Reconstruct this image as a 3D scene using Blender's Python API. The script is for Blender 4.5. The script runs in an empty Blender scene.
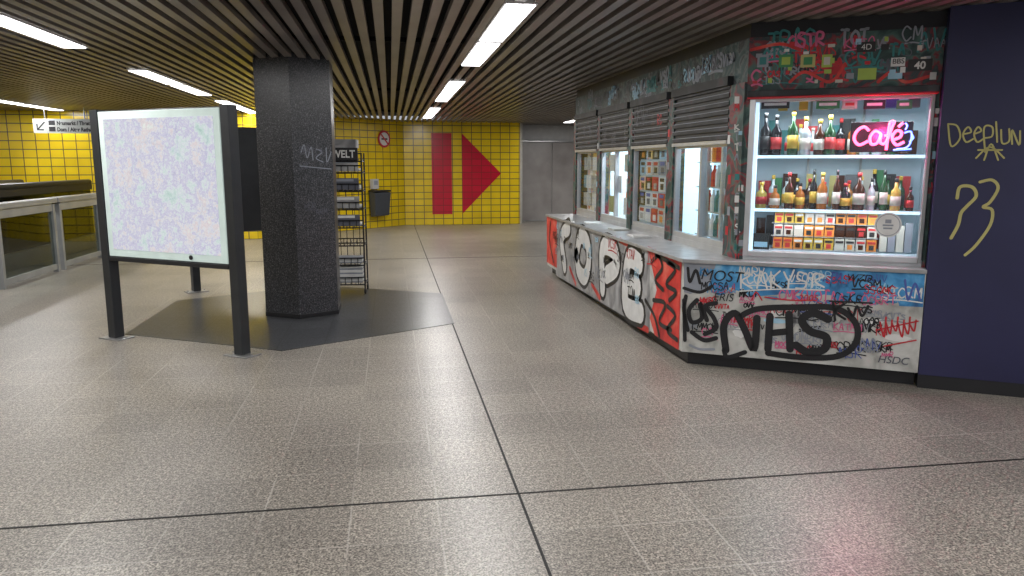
import bpy, bmesh, math, random
from mathutils import Matrix, Vector
random.seed(7)
sc = bpy.context.scene
sc.view_settings.view_transform = 'Standard'
sc.view_settings.look = 'None'

# ------------------------------------------------------------ camera
CH = 1.6; PITCH = math.radians(9.34); YAW = math.radians(9.0); FPX = 760.0
cd = bpy.data.cameras.new('camera'); cam = bpy.data.objects.new('camera', cd)
sc.collection.objects.link(cam); sc.camera = cam
cam.location = (0, 0, CH)
cam.rotation_euler = (math.pi/2 - PITCH, 0, -YAW)
cd.sensor_width = 36; cd.lens = FPX/1024*36; cd.clip_start = 0.05

# survey helper: where the photo's sight line meets a real plane in the room
def ray(px, py):
    u = (px-512)/FPX; v = (288-py)/FPX
    F = math.cos(PITCH)+v*math.sin(PITCH); Z = v*math.cos(PITCH)-math.sin(PITCH)
    return Vector((u*math.cos(YAW)+F*math.sin(YAW), -u*math.sin(YAW)+F*math.cos(YAW), Z))
O = Vector((0, 0, CH))
def hit(px, py, p0, n):
    d = ray(px, py); t = (Vector(p0)-O).dot(Vector(n))/d.dot(Vector(n)); return O+d*t

# ------------------------------------------------------------ materials
def nodes(name):
    m = bpy.data.materials.new(name); m.use_nodes = True
    nt = m.node_tree; return m, nt, nt.nodes['Principled BSDF']
def mat(name, col, rough=0.5, metal=0.0, emis=None, es=0.0, var=0.0, vscale=8.0, bump=0.0):
    m, nt, b = nodes(name)
    b.inputs['Roughness'].default_value = rough; b.inputs['Metallic'].default_value = metal
    c = (*col, 1)
    b.inputs['Base Color'].default_value = c
    if emis: b.inputs['Emission Color'].default_value = (*emis, 1); b.inputs['Emission Strength'].default_value = es
    tc = nt.nodes.new('ShaderNodeTexCoord'); nz = nt.nodes.new('ShaderNodeTexNoise')
    nz.inputs['Scale'].default_value = vscale; nz.inputs['Detail'].default_value = 4
    nt.links.new(tc.outputs['Object'], nz.inputs['Vector'])
    rp = nt.nodes.new('ShaderNodeValToRGB'); va = var if var else 0.08
    rp.color_ramp.elements[0].position = .3; rp.color_ramp.elements[1].position = .7
    rp.color_ramp.elements[0].color = (*[x*(1-va) for x in col], 1)
    rp.color_ramp.elements[1].color = (*[min(1, x*(1+va)) for x in col], 1)
    nt.links.new(nz.outputs['Fac'], rp.inputs['Fac']); nt.links.new(rp.outputs['Color'], b.inputs['Base Color'])
    return m
def ramp_mat(name, stops, scale=3.0, rough=0.6, emis=0.0, detail=5, voronoi=False, dist=0.0, stretch=(1,1,1)):
    m, nt, b = nodes(name); b.inputs['Roughness'].default_value = rough
    tc = nt.nodes.new('ShaderNodeTexCoord'); mp = nt.nodes.new('ShaderNodeMapping')
    mp.inputs['Scale'].default_value = stretch
    nt.links.new(tc.outputs['Object'], mp.inputs['Vector'])
    if voronoi:
        nz = nt.nodes.new('ShaderNodeTexVoronoi'); out = nz.outputs['Color']; nz.inputs['Scale'].default_value = scale
    else:
        nz = nt.nodes.new('ShaderNodeTexNoise'); out = nz.outputs['Fac']; nz.inputs['Scale'].default_value = scale
        nz.inputs['Detail'].default_value = detail; nz.inputs['Distortion'].default_value = dist
    nt.links.new(mp.outputs['Vector'], nz.inputs['Vector'])
    rp = nt.nodes.new('ShaderNodeValToRGB'); cr = rp.color_ramp
    cr.elements[0].position = stops[0][0]; cr.elements[0].color = (*stops[0][1], 1)
    cr.elements[1].position = stops[-1][0]; cr.elements[1].color = (*stops[-1][1], 1)
    for p, c in stops[1:-1]:
        e = cr.elements.new(p); e.color = (*c, 1)
    if voronoi:
        sp = nt.nodes.new('ShaderNodeSeparateColor'); nt.links.new(out, sp.inputs['Color']); out = sp.outputs[0]
    nt.links.new(out, rp.inputs['Fac']); nt.links.new(rp.outputs['Color'], b.inputs['Base Color'])
    if emis:
        nt.links.new(rp.outputs['Color'], b.inputs['Emission Color']); b.inputs['Emission Strength'].default_value = emis
    return m
def tile_mat(name, c1, c2, mortar, bw, bh, ms, rough, xz=True, offset=0.0, speck=None, bump=0.1, over=0.0, shift=None):
    m, nt, b = nodes(name); b.inputs['Roughness'].default_value = rough
    tc = nt.nodes.new('ShaderNodeTexCoord'); L = nt.links
    vec = tc.outputs['Object']
    if xz:
        s = nt.nodes.new('ShaderNodeSeparateXYZ'); c = nt.nodes.new('ShaderNodeCombineXYZ')
        L.new(vec, s.inputs[0]); L.new(s.outputs['X'], c.inputs['X']); L.new(s.outputs['Z'], c.inputs['Y']); vec2 = c.outputs[0]
    else: vec2 = vec
    if shift:
        mp = nt.nodes.new('ShaderNodeMapping'); mp.inputs['Location'].default_value = (shift[0], shift[1], 0); L.new(vec2, mp.inputs['Vector']); vec2 = mp.outputs['Vector']
    br = nt.nodes.new('ShaderNodeTexBrick'); br.offset = offset; br.squash = 1
    br.inputs['Scale'].default_value = 1; br.inputs['Brick Width'].default_value = bw; br.inputs['Row Height'].default_value = bh
    br.inputs['Mortar Size'].default_value = ms; br.inputs['Mortar Smooth'].default_value = .1
    br.inputs['Color1'].default_value = (*c1, 1); br.inputs['Color2'].default_value = (*c2, 1); br.inputs['Mortar'].default_value = (*mortar, 1)
    L.new(vec2, br.inputs['Vector'])
    out = br.outputs['Color']
    if over: br.inputs['Mortar'].default_value = (*[(x+y)/2 for x, y in zip(c1, c2)], 1)
    if speck:
        for sca, lo, hi, fac in speck:
            nz = nt.nodes.new('ShaderNodeTexNoise'); nz.inputs['Scale'].default_value = sca; nz.inputs['Detail'].default_value = 2
            L.new(vec, nz.inputs['Vector'])
            r = nt.nodes.new('ShaderNodeValToRGB'); r.color_ramp.elements[0].position = .38; r.color_ramp.elements[1].position = .62
            r.color_ramp.elements[0].color = (lo, lo, lo, 1); r.color_ramp.elements[1].color = (hi, hi, hi*.98, 1)
            L.new(nz.outputs['Fac'], r.inputs['Fac'])
            mx = nt.nodes.new('ShaderNodeMix'); mx.data_type = 'RGBA'; mx.blend_type = 'MULTIPLY'; mx.inputs[0].default_value = fac
            L.new(out, mx.inputs[6]); L.new(r.outputs['Color'], mx.inputs[7]); out = mx.outputs[2]
    if over:   # grout laid over the speckle, unevenly worn
        nz = nt.nodes.new('ShaderNodeTexNoise'); nz.inputs['Scale'].default_value = 1.1; L.new(vec, nz.inputs['Vector'])
        rr = nt.nodes.new('ShaderNodeValToRGB'); rr.color_ramp.elements[0].position = .42; rr.color_ramp.elements[1].position = .6
        rr.color_ramp.elements[0].color = (.2*over,)*3+(1,); rr.color_ramp.elements[1].color = (over,)*3+(1,)
        ml = nt.nodes.new('ShaderNodeMath'); ml.operation = 'MULTIPLY'; L.new(nz.outputs['Fac'], rr.inputs['Fac']); L.new(rr.outputs['Color'], ml.inputs[0]); L.new(br.outputs['Fac'], ml.inputs[1])
        mx = nt.nodes.new('ShaderNodeMix'); mx.data_type = 'RGBA'; L.new(ml.outputs[0], mx.inputs[0]); L.new(out, mx.inputs[6]); mx.inputs[7].default_value = (*mortar, 1); out = mx.outputs[2]
    L.new(out, b.inputs['Base Color'])
    if bump:
        bp = nt.nodes.new('ShaderNodeBump'); bp.inputs['Strength'].default_value = bump; bp.inputs['Distance'].default_value = .003; bp.invert = True
        L.new(br.outputs['Fac'], bp.inputs['Height']); L.new(bp.outputs['Normal'], b.inputs['Normal'])
    return m
def glass_mat(name, tint=(.95,.98,1)):
    m = bpy.data.materials.new(name); m.use_nodes = True; nt = m.node_tree; nt.nodes.clear()
    o = nt.nodes.new('ShaderNodeOutputMaterial'); mx = nt.nodes.new('ShaderNodeMixShader'); t = nt.nodes.new('ShaderNodeBsdfTransparent'); g = nt.nodes.new('ShaderNodeBsdfGlossy')
    lw = nt.nodes.new('ShaderNodeLayerWeight'); pw = nt.nodes.new('ShaderNodeMath'); pw.operation = 'POWER'; pw.inputs[1].default_value = 4.5
    ma = nt.nodes.new('ShaderNodeMath'); ma.operation = 'MULTIPLY_ADD'; ma.inputs[1].default_value = .5; ma.inputs[2].default_value = .03
    t.inputs['Color'].default_value = (*tint, 1); g.inputs['Roughness'].default_value = .03
    nt.links.new(lw.outputs['Facing'], pw.inputs[0]); nt.links.new(pw.outputs[0], ma.inputs[0]); nt.links.new(ma.outputs[0], mx.inputs[0])
    nt.links.new(t.outputs[0], mx.inputs[1]); nt.links.new(g.outputs[0], mx.inputs[2]); nt.links.new(mx.outputs[0], o.inputs[0])
    return m

M = {}
M['floor'] = tile_mat('terrazzo', (.375,.342,.305), (.31,.283,.253), (.56,.53,.48), .40, .40, .0045, .34, xz=False, offset=0,
      speck=[(42, .55, 1.25, .7), (105, .25, 1.45, .85), (240, .5, 1.35, .6), (.7, .8, 1.1, .6)], over=.42, shift=(-.581,-3.466))
M['yellow'] = tile_mat('yellow_tile', (.82,.59,.015), (.72,.50,.012), (.13,.10,.04), .25, .17, .010, .22, speck=[(1.2, .85, 1.1, .6)])
M['redtile'] = tile_mat('red_tile', (.58,.012,.035), (.50,.01,.03), (.18,.02,.02), .25, .17, .007, .25)
M['granite'] = ramp_mat('dark_granite', [(.35,(.012,.013,.016)),(.5,(.038,.04,.045)),(.62,(.10,.10,.11)),(.75,(.22,.22,.22))], 85, .32)
M['slabdark'] = tile_mat('dark_terrazzo', (.075,.078,.085), (.055,.058,.064), (.03,.03,.03), .40, .40, .004, .3, xz=False, speck=[(95,.3,1.6,.85)], shift=(-.581,-3.466))
M['joint'] = mat('joint_black', (.012,.012,.012), .7)
M['slat'] = ramp_mat('ceiling_slat', [(.3,(.14,.120,.104)),(.7,(.255,.226,.198))], 1.2, .36)
M['void'] = mat('ceiling_void', (.004,.004,.004), .9)
M['tube'] = mat('tube_light', (1,1,1), .5, emis=(1,.985,.99), es=4.5)
M['fixture'] = mat('fixture_white', (.7,.7,.7), .5)
M['post'] = mat('anthracite', (.045,.048,.052), .4, .5)
M['paleframe'] = mat('pale_frame', (.5,.58,.55), .4, emis=(.6,.75,.7), es=.3)
M['black'] = mat('black', (.01,.01,.012), .5)
M['rubber'] = mat('black_rubber', (.012,.012,.012), .45)
M['steel'] = mat('brushed_steel', (.42,.42,.42), .35, .8, var=.15, vscale=3)
M['alu'] = mat('aluminium', (.52,.53,.54), .35, .6)
M['alud'] = mat('aluminium_dull', (.33,.34,.34), .4, .4, var=.15, vscale=3)
M['greymetal'] = ramp_mat('metal_cladding', [(.3,(.24,.22,.21)),(.7,(.40,.375,.36))], 1.5, .32)
M['whitewall'] = mat('plaster', (.5,.5,.5), .7)
M['darkwall'] = mat('dark_wall', (.12,.12,.12), .6)
M['navy'] = ramp_mat('navy_panel', [(.3,(.012,.012,.052)),(.7,(.02,.02,.075))], 1.5, .42)
M['glass'] = glass_mat('glass'); M['dglass'] = glass_mat('smoked_glass', (.62,.66,.64)); M['eglass'] = glass_mat('balustrade_glass', (.2,.22,.22))
M['cream'] = ramp_mat('panel_cream', [(.3,(.28,.28,.26)),(.5,(.48,.48,.45)),(.7,(.60,.60,.57))], 6, .5, dist=.6)
M['greyp'] = ramp_mat('panel_grey', [(.3,(.14,.14,.15)),(.5,(.3,.3,.3)),(.7,(.45,.45,.45))], 4, .5, dist=1)
M['blue'] = ramp_mat('spray_blue', [(.3,(.02,.10,.25)),(.5,(.05,.27,.55)),(.62,(.12,.4,.68)),(.75,(.3,.52,.7))], 6, .5, dist=.8)
M['red'] = ramp_mat('spray_red', [(.3,(.38,.02,.02)),(.55,(.66,.04,.03)),(.8,(.7,.2,.14))], 6, .5)
M['sblack'] = mat('spray_black', (.008,.008,.01), .45)
M['swhite'] = mat('spray_white', (.68,.68,.66), .5)
M['sred'] = mat('marker_red', (.5,.02,.03), .5)
M['spink'] = mat('marker_pink', (.6,.12,.25), .5)
M['sblue'] = mat('marker_blue', (.06,.1,.35), .5)
M['slb'] = mat('marker_lightblue', (.35,.58,.72), .5)
M['syel'] = mat('marker_yellow', (.46,.42,.15), .5)
M['sgrey'] = mat('marker_grey', (.26,.28,.32), .5)
M['sdgrey'] = mat('marker_faint', (.10,.105,.13), .5)
M['steal'] = mat('marker_teal', (.03,.2,.2), .5)
M['orange'] = mat('pack_orange', (.7,.25,.04), .5)
M['fascia'] = ramp_mat('graffiti_fascia', [(.30,(.008,.014,.015)),(.42,(.02,.055,.05)),(.48,(.06,.13,.11)),(.53,(.22,.02,.03)),(.58,(.02,.04,.045)),(.72,(.08,.11,.10))], 3.5, .5, dist=1.5)
M['fascia2'] = ramp_mat('graffiti_fascia_side', [(.30,(.01,.02,.022)),(.45,(.03,.07,.07)),(.52,(.11,.14,.14)),(.58,(.02,.025,.03)),(.72,(.15,.16,.16))], 4.5, .5, dist=2)
M['shutter'] = ramp_mat('shutter', [(.3,(.008,.008,.010)),(.5,(.016,.017,.02)),(.6,(.04,.042,.048)),(.74,(.07,.02,.02))], 5, .55)
M['ledge'] = mat('ledge_metal', (.36,.36,.36), .35, .3, var=.2)
M['intwhite'] = mat('shop_white_glow', (.42,.50,.54), .5, emis=(.5,.8,1), es=.10)  # faint emission added so backboards and case walls look lit
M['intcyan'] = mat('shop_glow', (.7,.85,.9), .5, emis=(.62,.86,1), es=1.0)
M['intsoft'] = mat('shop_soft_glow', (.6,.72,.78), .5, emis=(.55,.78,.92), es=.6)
M['intdark'] = mat('shop_dark', (.12,.13,.14), .5)
M['intwarm'] = ramp_mat('shop_goods_glow', [(.1,(.5,.1,.05)),(.3,(.6,.56,.5)),(.45,(.08,.08,.1)),(.6,(.6,.6,.6)),(.75,(.6,.4,.1)),(.95,(.2,.3,.4))], 9, .5, emis=.4, voronoi=True)  # goods pattern emits its own colours, imitating shop lighting on it

# map artwork
m, nt, b = nodes('city_map'); L = nt.links
tc = nt.nodes.new('ShaderNodeTexCoord')
n1 = nt.nodes.new('ShaderNodeTexNoise'); n1.inputs['Scale'].default_value = 3.5; n1.inputs['Detail'].default_value = 10; n1.inputs['Roughness'].default_value = .8
r1 = nt.nodes.new('ShaderNodeValToRGB'); e = r1.color_ramp
e.elements[0].position = .3; e.elements[0].color = (.42,.62,.56,1); e.elements[1].position = .72; e.elements[1].color = (.85,.9,.88,1)
for p, c in ((.40,(.62,.77,.74)),(.46,(.78,.83,.86)),(.50,(.58,.54,.76)),(.54,(.80,.84,.86)),(.58,(.78,.66,.70)),(.63,(.84,.88,.84))):
    k = e.elements.new(p); k.color = (*c, 1)
v1 = nt.nodes.new('ShaderNodeTexVoronoi'); v1.feature = 'DISTANCE_TO_EDGE'; v1.inputs['Scale'].default_value = 26
r2 = nt.nodes.new('ShaderNodeValToRGB'); r2.color_ramp.elements[0].position = .0; r2.color_ramp.elements[0].color = (.8,.8,.86,1)
r2.color_ramp.elements[1].position = .06; r2.color_ramp.elements[1].color = (1,1,1,1)
v2 = nt.nodes.new('ShaderNodeTexVoronoi'); v2.feature = 'DISTANCE_TO_EDGE'; v2.inputs['Scale'].default_value = 2.6
r3 = nt.nodes.new('ShaderNodeValToRGB'); r3.color_ramp.elements[0].position = .0; r3.color_ramp.elements[0].color = (.72,.78,.9,1)
r3.color_ramp.elements[1].position = .03; r3.color_ramp.elements[1].color = (1,1,1,1)
mx = nt.nodes.new('ShaderNodeMix'); mx.data_type = 'RGBA'; mx.blend_type = 'MULTIPLY'; mx.inputs[0].default_value = .7
mx2 = nt.nodes.new('ShaderNodeMix'); mx2.data_type = 'RGBA'; mx2.blend_type = 'MULTIPLY'; mx2.inputs[0].default_value = .35
for n_ in (n1, v1, v2): L.new(tc.outputs['Object'], n_.inputs['Vector'])
L.new(n1.outputs['Fac'], r1.inputs['Fac']); L.new(v1.outputs['Distance'], r2.inputs['Fac']); L.new(v2.outputs['Distance'], r3.inputs['Fac'])
L.new(r1.outputs['Color'], mx.inputs[6]); L.new(r2.outputs['Color'], mx.inputs[7])
L.new(mx.outputs[2], mx2.inputs[6]); L.new(r3.outputs['Color'], mx2.inputs[7])
L.new(mx2.outputs[2], b.inputs['Emission Color']); b.inputs['Emission Strength'].default_value = .84
b.inputs['Base Color'].default_value = (.05,.05,.05,1); b.inputs['Roughness'].default_value = .15
M['map'] = m

# ------------------------------------------------------------ mesh builder
class MB:
    def __init__(s): s.v = []; s.f = []; s.m = []; s.mats = []
    def mi(s, k):
        if k not in s.mats: s.mats.append(k)
        return s.mats.index(k)
    def add(s, vs, fs, k, T=None):
        o = len(s.v)
        s.v += [tuple(T @ Vector(p)) if T else tuple(p) for p in vs]
        for f in fs: s.f.append([o+i for i in f]); s.m.append(s.mi(k))
    def box(s, x0, x1, y0, y1, z0, z1, k, T=None):
        vs = [(x0,y0,z0),(x1,y0,z0),(x1,y1,z0),(x0,y1,z0),(x0,y0,z1),(x1,y0,z1),(x1,y1,z1),(x0,y1,z1)]
        s.add(vs, [(3,2,1,0),(4,5,6,7),(0,1,5,4),(1,2,6,5),(2,3,7,6),(3,0,4,7)], k, T)
    def prism(s, poly, z0, z1, k, T=None):
        n = len(poly); vs = [(x,y,z0) for x,y in poly]+[(x,y,z1) for x,y in poly]
        s.add(vs, [tuple(reversed(range(n))), tuple(range(n,2*n))]+[(i,(i+1)%n,n+(i+1)%n,n+i) for i in range(n)], k, T)
    def lathe(s, prof, c, k, seg=12, T=None):
        vs = []; fs = []
        for r, z in prof:
            for i in range(seg):
                a = 2*math.pi*i/seg; vs.append((c[0]+r*math.cos(a), c[1]+r*math.sin(a), c[2]+z))
        for j in range(len(prof)-1):
            for i in range(seg):
                i2 = (i+1)%seg; fs.append((j*seg+i, j*seg+i2, (j+1)*seg+i2, (j+1)*seg+i))
        fs.append(tuple(reversed(range(seg)))); fs.append(tuple(range((len(prof)-1)*seg, len(prof)*seg)))
        s.add(vs, fs, k, T)
    def tube(s, a, b_, r, k, seg=8, T=None):
        a = Vector(a); b_ = Vector(b_)
        if T: a = T @ a; b_ = T @ b_
        d = (b_-a); q = d.to_track_quat('Z', 'Y').to_matrix().to_4x4(); MM = Matrix.Translation(a) @ q
        s.lathe([(r,0),(r,d.length)], (0,0,0), k, seg, MM)
    def obj(s, name, parent=None, bevel=0, smooth=False, world=None):
        me = bpy.data.meshes.new(name); me.from_pydata(s.v, [], s.f)
        for k in s.mats: me.materials.append(M[k] if isinstance(k, str) else k)
        for p, i in zip(me.polygons, s.m): p.material_index = i
        bm = bmesh.new(); bm.from_mesh(me); bmesh.ops.recalc_face_normals(bm, faces=bm.faces); bm.to_mesh(me); bm.free()
        if smooth:
            for p in me.polygons: p.use_smooth = len(p.vertices) == 4
        ob = bpy.data.objects.new(name, me); sc.collection.objects.link(ob)
        if world: ob.matrix_world = world
        if parent: ob.parent = parent
        if bevel:
            bv = ob.modifiers.new('bevel', 'BEVEL'); bv.width = bevel; bv.segments = 2; bv.limit_method = 'ANGLE'
        return ob
def empty(name, loc=(0,0,0)):
    e = bpy.data.objects.new(name, None); sc.collection.objects.link(e); e.empty_display_size = .1; return e
def frame(o, x, y):  # local axes x, y horizontal, z up
    x = Vector((x[0], x[1], 0)).normalized(); y = Vector((y[0], y[1], 0)).normalized()
    return Matrix(((x.x,y.x,0,o[0]),(x.y,y.y,0,o[1]),(0,0,1,o[2] if len(o) > 2 else 0),(0,0,0,1)))

# surfaces for paint/stickers
class Surf:
    def __init__(s, o, right):
        s.o = Vector((o[0], o[1], 0)); s.r = Vector((right[0], right[1], 0)).normalized(); s.n = s.r.cross(Vector((0,0,1)))
    def uv(s, px, py):
        p = hit(px, py, s.o, s.n); return ((p-s.o).dot(s.r), p.z)
    def pt(s, u, z, off): return s.o + s.r*u + s.n*off + Vector((0,0,z))
def smooth_pts(p, n=6, closed=False):
    if len(p) < 3: return p
    out = []; N = len(p)
    for i in range(N if closed else N-1):
        g = (lambda j: p[j % N]) if closed else (lambda j: p[max(0, min(N-1, j))])
        a, b_, c, d = g(i-1), g(i), g(i+1), g(i+2)
        for k in range(n):
            t = k/n
            out.append(tuple(.5*((2*b_[q])+(-a[q]+c[q])*t+(2*a[q]-5*b_[q]+4*c[q]-d[q])*t*t+(-a[q]+3*b_[q]-3*c[q]+d[q])*t**3) for q in (0,1)))
    out.append(p[0] if closed else p[-1]); return out
def stroke(mb, sf, pts, w, k, off=.004, closed=False, px=True, sm=True):
    uv = [sf.uv(*p) for p in pts] if px else list(pts)
    if sm: uv = smooth_pts(uv, 6, closed)
    elif closed: uv.append(uv[0])
    n = len(uv); vs = []
    for i in range(n):
        a = uv[max(0,i-1)]; b_ = uv[min(n-1,i+1)]
        tx, ty = b_[0]-a[0], b_[1]-a[1]; l = math.hypot(tx, ty) or 1; nx, ny = -ty/l*w/2, tx/l*w/2
        vs.append(sf.pt(uv[i][0]+nx, uv[i][1]+ny, off)); vs.append(sf.pt(uv[i][0]-nx, uv[i][1]-ny, off))
    mb.add(vs, [(2*i,2*i+1,2*i+3,2*i+2) for i in range(n-1)], k)
    for e_ in (uv[0], uv[-1]):
        mb.add([sf.pt(e_[0]+w/2*math.cos(q*math.pi/5), e_[1]+w/2*math.sin(q*math.pi/5), off+.0003) for q in range(10)], [tuple(range(10))], k)
def patch(mb, sf, pts, k, off=.002, px=True):
    uv = [sf.uv(*p) for p in pts] if px else pts
    mb.add([sf.pt(u, z, off) for u, z in uv], [tuple(range(len(uv)))], k)
def rect(mb, sf, u, z, w_, h_, k, off): patch(mb, sf, [(u-w_/2,z-h_/2),(u+w_/2,z-h_/2),(u+w_/2,z+h_/2),(u-w_/2,z+h_/2)], k, off, px=False)
def blob(mb, sf, u, z, ru, rz, k, off):
    n = 14; mb.add([sf.pt(u+ru*random.uniform(.7,1.1)*math.cos(2*math.pi*q/n), z+rz*random.uniform(.7,1.1)*math.sin(2*math.pi*q/n), off) for q in range(n)], [tuple(range(n))], k)
GL = [[(0,0),(.1,1),(.5,.3),(.9,1),(1,0)], [(.9,.9),(.3,1),(.1,.7),(.8,.4),(.7,0),(0,.1)], [(0,0),(0,1),(.8,.9),(.7,.5),(0,.5),(.9,0)], [(0,1),(1,1),(.5,1),(.5,0)],
      [(.9,.8),(.4,1),(0,.5),(.4,0),(1,.2)], [(0,1),(.4,0),(.9,1)], [(.5,1),(.05,.7),(.1,.2),(.6,0),(1,.4),(.8,.9),(.5,1)], [(0,0),(.4,1),(.8,0),(.6,.4),(.1,.4)], [(0,1),(.05,0),(0,.5),(.9,1),(.1,.5),(1,0)]]
def tag(mb, sf, u, z, h, n, w, k, off):
    for i in range(n):
        g = random.choice(GL); s_ = h*random.uniform(.8,1.15); o = u+i*h*.72
        stroke(mb, sf, [(o+x*h*.6+random.uniform(-.04,.04)*h, z+y*s_+random.uniform(-.05,.05)*h+i*h*.04) for x, y in g], w, k, off, px=False)
    if random.random() < .4: stroke(mb, sf, [(u, z-h*.25), (u+n*h*.35, z-h*.15), (u+n*h*.72, z-h*.3)], w, k, off, px=False)
def text(name, body, sf, px, py, h, k, parent, off=.006, tilt=0, shear=0, bold=0, sx=1.0, uv=None):
    c = bpy.data.curves.new(name, 'FONT'); c.body = body; c.size = h*1.4; c.shear = shear; c.offset = bold; c.extrude = .0005
    c.materials.append(M[k]); ob = bpy.data.objects.new(name, c); sc.collection.objects.link(ob)
    u, z = uv if uv else sf.uv(px, py); p = sf.pt(u, z, off)
    R = Matrix(((sf.r.x,0,sf.n.x,p.x),(sf.r.y,0,sf.n.y,p.y),(0,1,0,p.z),(0,0,0,1)))
    ob.matrix_world = R @ Matrix.Rotation(math.radians(tilt), 4, 'Z') @ Matrix.Diagonal((sx,1,1,1))
    ob.parent = parent; return ob
def tubes(name, sf, lines, r, k, off, parent=None):
    c = bpy.data.curves.new(name, 'CURVE'); c.dimensions = '3D'; c.bevel_depth = r; c.bevel_resolution = 2
    for ln in lines:
        uv = smooth_pts([sf.uv(*p) for p in ln], 5); s = c.splines.new('POLY'); s.points.add(len(uv)-1)
        for i, (u, z) in enumerate(uv): q = sf.pt(u, z, off); s.points[i].co = (*q, 1)
    c.materials.append(M[k]); ob = bpy.data.objects.new(name, c); sc.collection.objects.link(ob); ob.parent = parent; return ob

CZ = 2.63
# ------------------------------------------------------------ room shell
b = MB(); b.box(-14, 9, -6, 21.2, -.1, 0, 'floor'); floor = b.obj('floor')
HC = (-.96, 8.41)
def hexa(r, rot=30): return [(HC[0]+r*math.cos(math.radians(60*i+rot)), HC[1]+r*math.sin(math.radians(60*i+rot))) for i in range(6)]
b = MB(); b.prism(hexa(1.8), 0, .004, 'slabdark'); b.obj('floor_inlay')
b = MB(); b.box(.575, .587, -6, 19.9, 0, .0025, 'joint'); b.box(-14, 9, 3.46, 3.472, 0, .0025, 'joint'); b.box(-14, 9, 12.9, 12.912, 0, .0025, 'joint'); b.obj('trim_floor_joint')

b = MB(); b.box(-14, 9, -6, 21.2, 2.85, 2.95, 'void')
x = -14
while x < 9:
    b.box(x, x+.07, -6, 21.2, CZ, CZ+.045, 'slat'); x += .13
for y in (-2.4, 2.4, 7.2, 12.0, 16.8): b.box(-14, 9, y, y+.05, CZ+.05, CZ+.09, 'void')
b.obj('ceiling')

def wall(name, p, q, z0, z1, k, th=.2):
    p = Vector(p); q = Vector(q); d = q-p; T = frame((p.x,p.y,0), d, (-d.y, d.x))
    bb = MB(); bb.box(0, d.length, 0, th, z0, z1, k); return bb.obj(name, world=T)
wb = wall('wall_back', (.35,19.95), (3.37,19.95), 0, 2.68, 'yellow')
wall('wall_diagonal', (-2.82,16.8), (.35,19.97), 0, 2.68, 'yellow')
wall('wall_left_back', (-14,16.8), (-2.82,16.8), 0, 2.68, 'yellow')
wall('wall_return', (3.37,20.15), (3.37,20.9), 0, 2.68, 'whitewall', -.1)
wall('wall_right_back', (3.2,21.0), (9,21.0), 0, 2.85, 'whitewall')
wall('wall_right', (8.8,21), (8.8,-6), 0, 2.85, 'darkwall')
wall('wall_left', (-13.8,-6), (-13.8,16.8), 0, 2.85, 'yellow')
b = MB()
for i in range(5):
    x0 = 3.4+i*1.05; b.box(x0, x0+1.03, 20.94, 21.0, .03, 2.16, 'greymetal')
b.box(3.38, 8.6, 20.93, 20.96, 0, .03, 'steel'); b.box(3.38, 8.6, 20.92, 21.0, 2.17, 2.21, 'steel')
b.obj('metal_wall_cladding', bevel=.004)

# red arrow on the tile wall (built in the wall's own frame)
b = MB(); xb = [1.06,1.58,1.84,2.87]
b.add([(xb[0]-.35,-.004,.28),(xb[1]-.35,-.004,.28),(xb[1]-.35,-.004,2.36),(xb[0]-.35,-.004,2.36)], [(0,1,2,3)], 'redtile')
b.add([(xb[2]-.35,-.004,.28),(xb[3]-.35,-.004,1.33),(xb[2]-.35,-.004,2.36)], [(0,1,2)], 'redtile')
b.obj('painted_arrow', parent=wb)

# ------------------------------------------------------------ ceiling lights
PW = 28
def fluoro(x, y0, y1):
    b = MB(); b.box(x-.11, x+.11, y0, y1, CZ-.008, CZ+.02, 'fixture'); b.box(x-.095, x+.095, y0+.02, y1-.02, CZ-.018, CZ-.008, 'tube')
    o = b.obj('fluorescent_ceiling_light')
    ld = bpy.data.lights.new('lamp', 'AREA'); ld.shape = 'RECTANGLE'; ld.size = .19; ld.size_y = y1-y0-.05; ld.energy = PW*(y1-y0)/1.5; ld.color = (1,.985,.975)
    lo = bpy.data.objects.new('lamp', ld); sc.collection.objects.link(lo); lo.location = (x, (y0+y1)/2, CZ-.022); lo.parent = o
for x, ys in ((.87, (-4.5,.3,5.1,9.9,14.7)), (-2.76, (-.4,4.4,9.3,13.6)), (-6.4, (-.4,4.4,9.2,13.3)), (-10, (-.4,9.2)), (4.5, (-4.5,-.3,16.2))):
    for y in ys:
        fluoro(x, y, y+1.55); fluoro(x, y+1.65, y+3.2)

# ------------------------------------------------------------ pillar
b = MB(); b.prism(hexa(.432), 0, CZ+.05, 'granite'); b.prism(hexa(.436), 0, .05, 'black')
col = b.obj('granite_pillar', bevel=.006)
a0 = Vector(hexa(.432)[4]); a1 = Vector(hexa(.432)[5])
sp = Surf(a0, a1-a0) if (a1-a0).x > 0 else Surf(a1, a0-a1)
b = MB()
for pts in ([(301,152),(304,145),(307,158),(311,147),(313,160)], [(316,149),(322,152),(316,158),(323,162)], [(326,148),(327,162),(331,152)], [(300,166),(331,169)]):
    stroke(b, sp, pts, .010, 'sgrey', .003)
for q in range(6): tag(b, sp, random.uniform(.03,.25), random.uniform(1.0,1.9), .06, 3, .006, 'sdgrey', .003)
b.obj('pillar_tag', parent=col)

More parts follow.
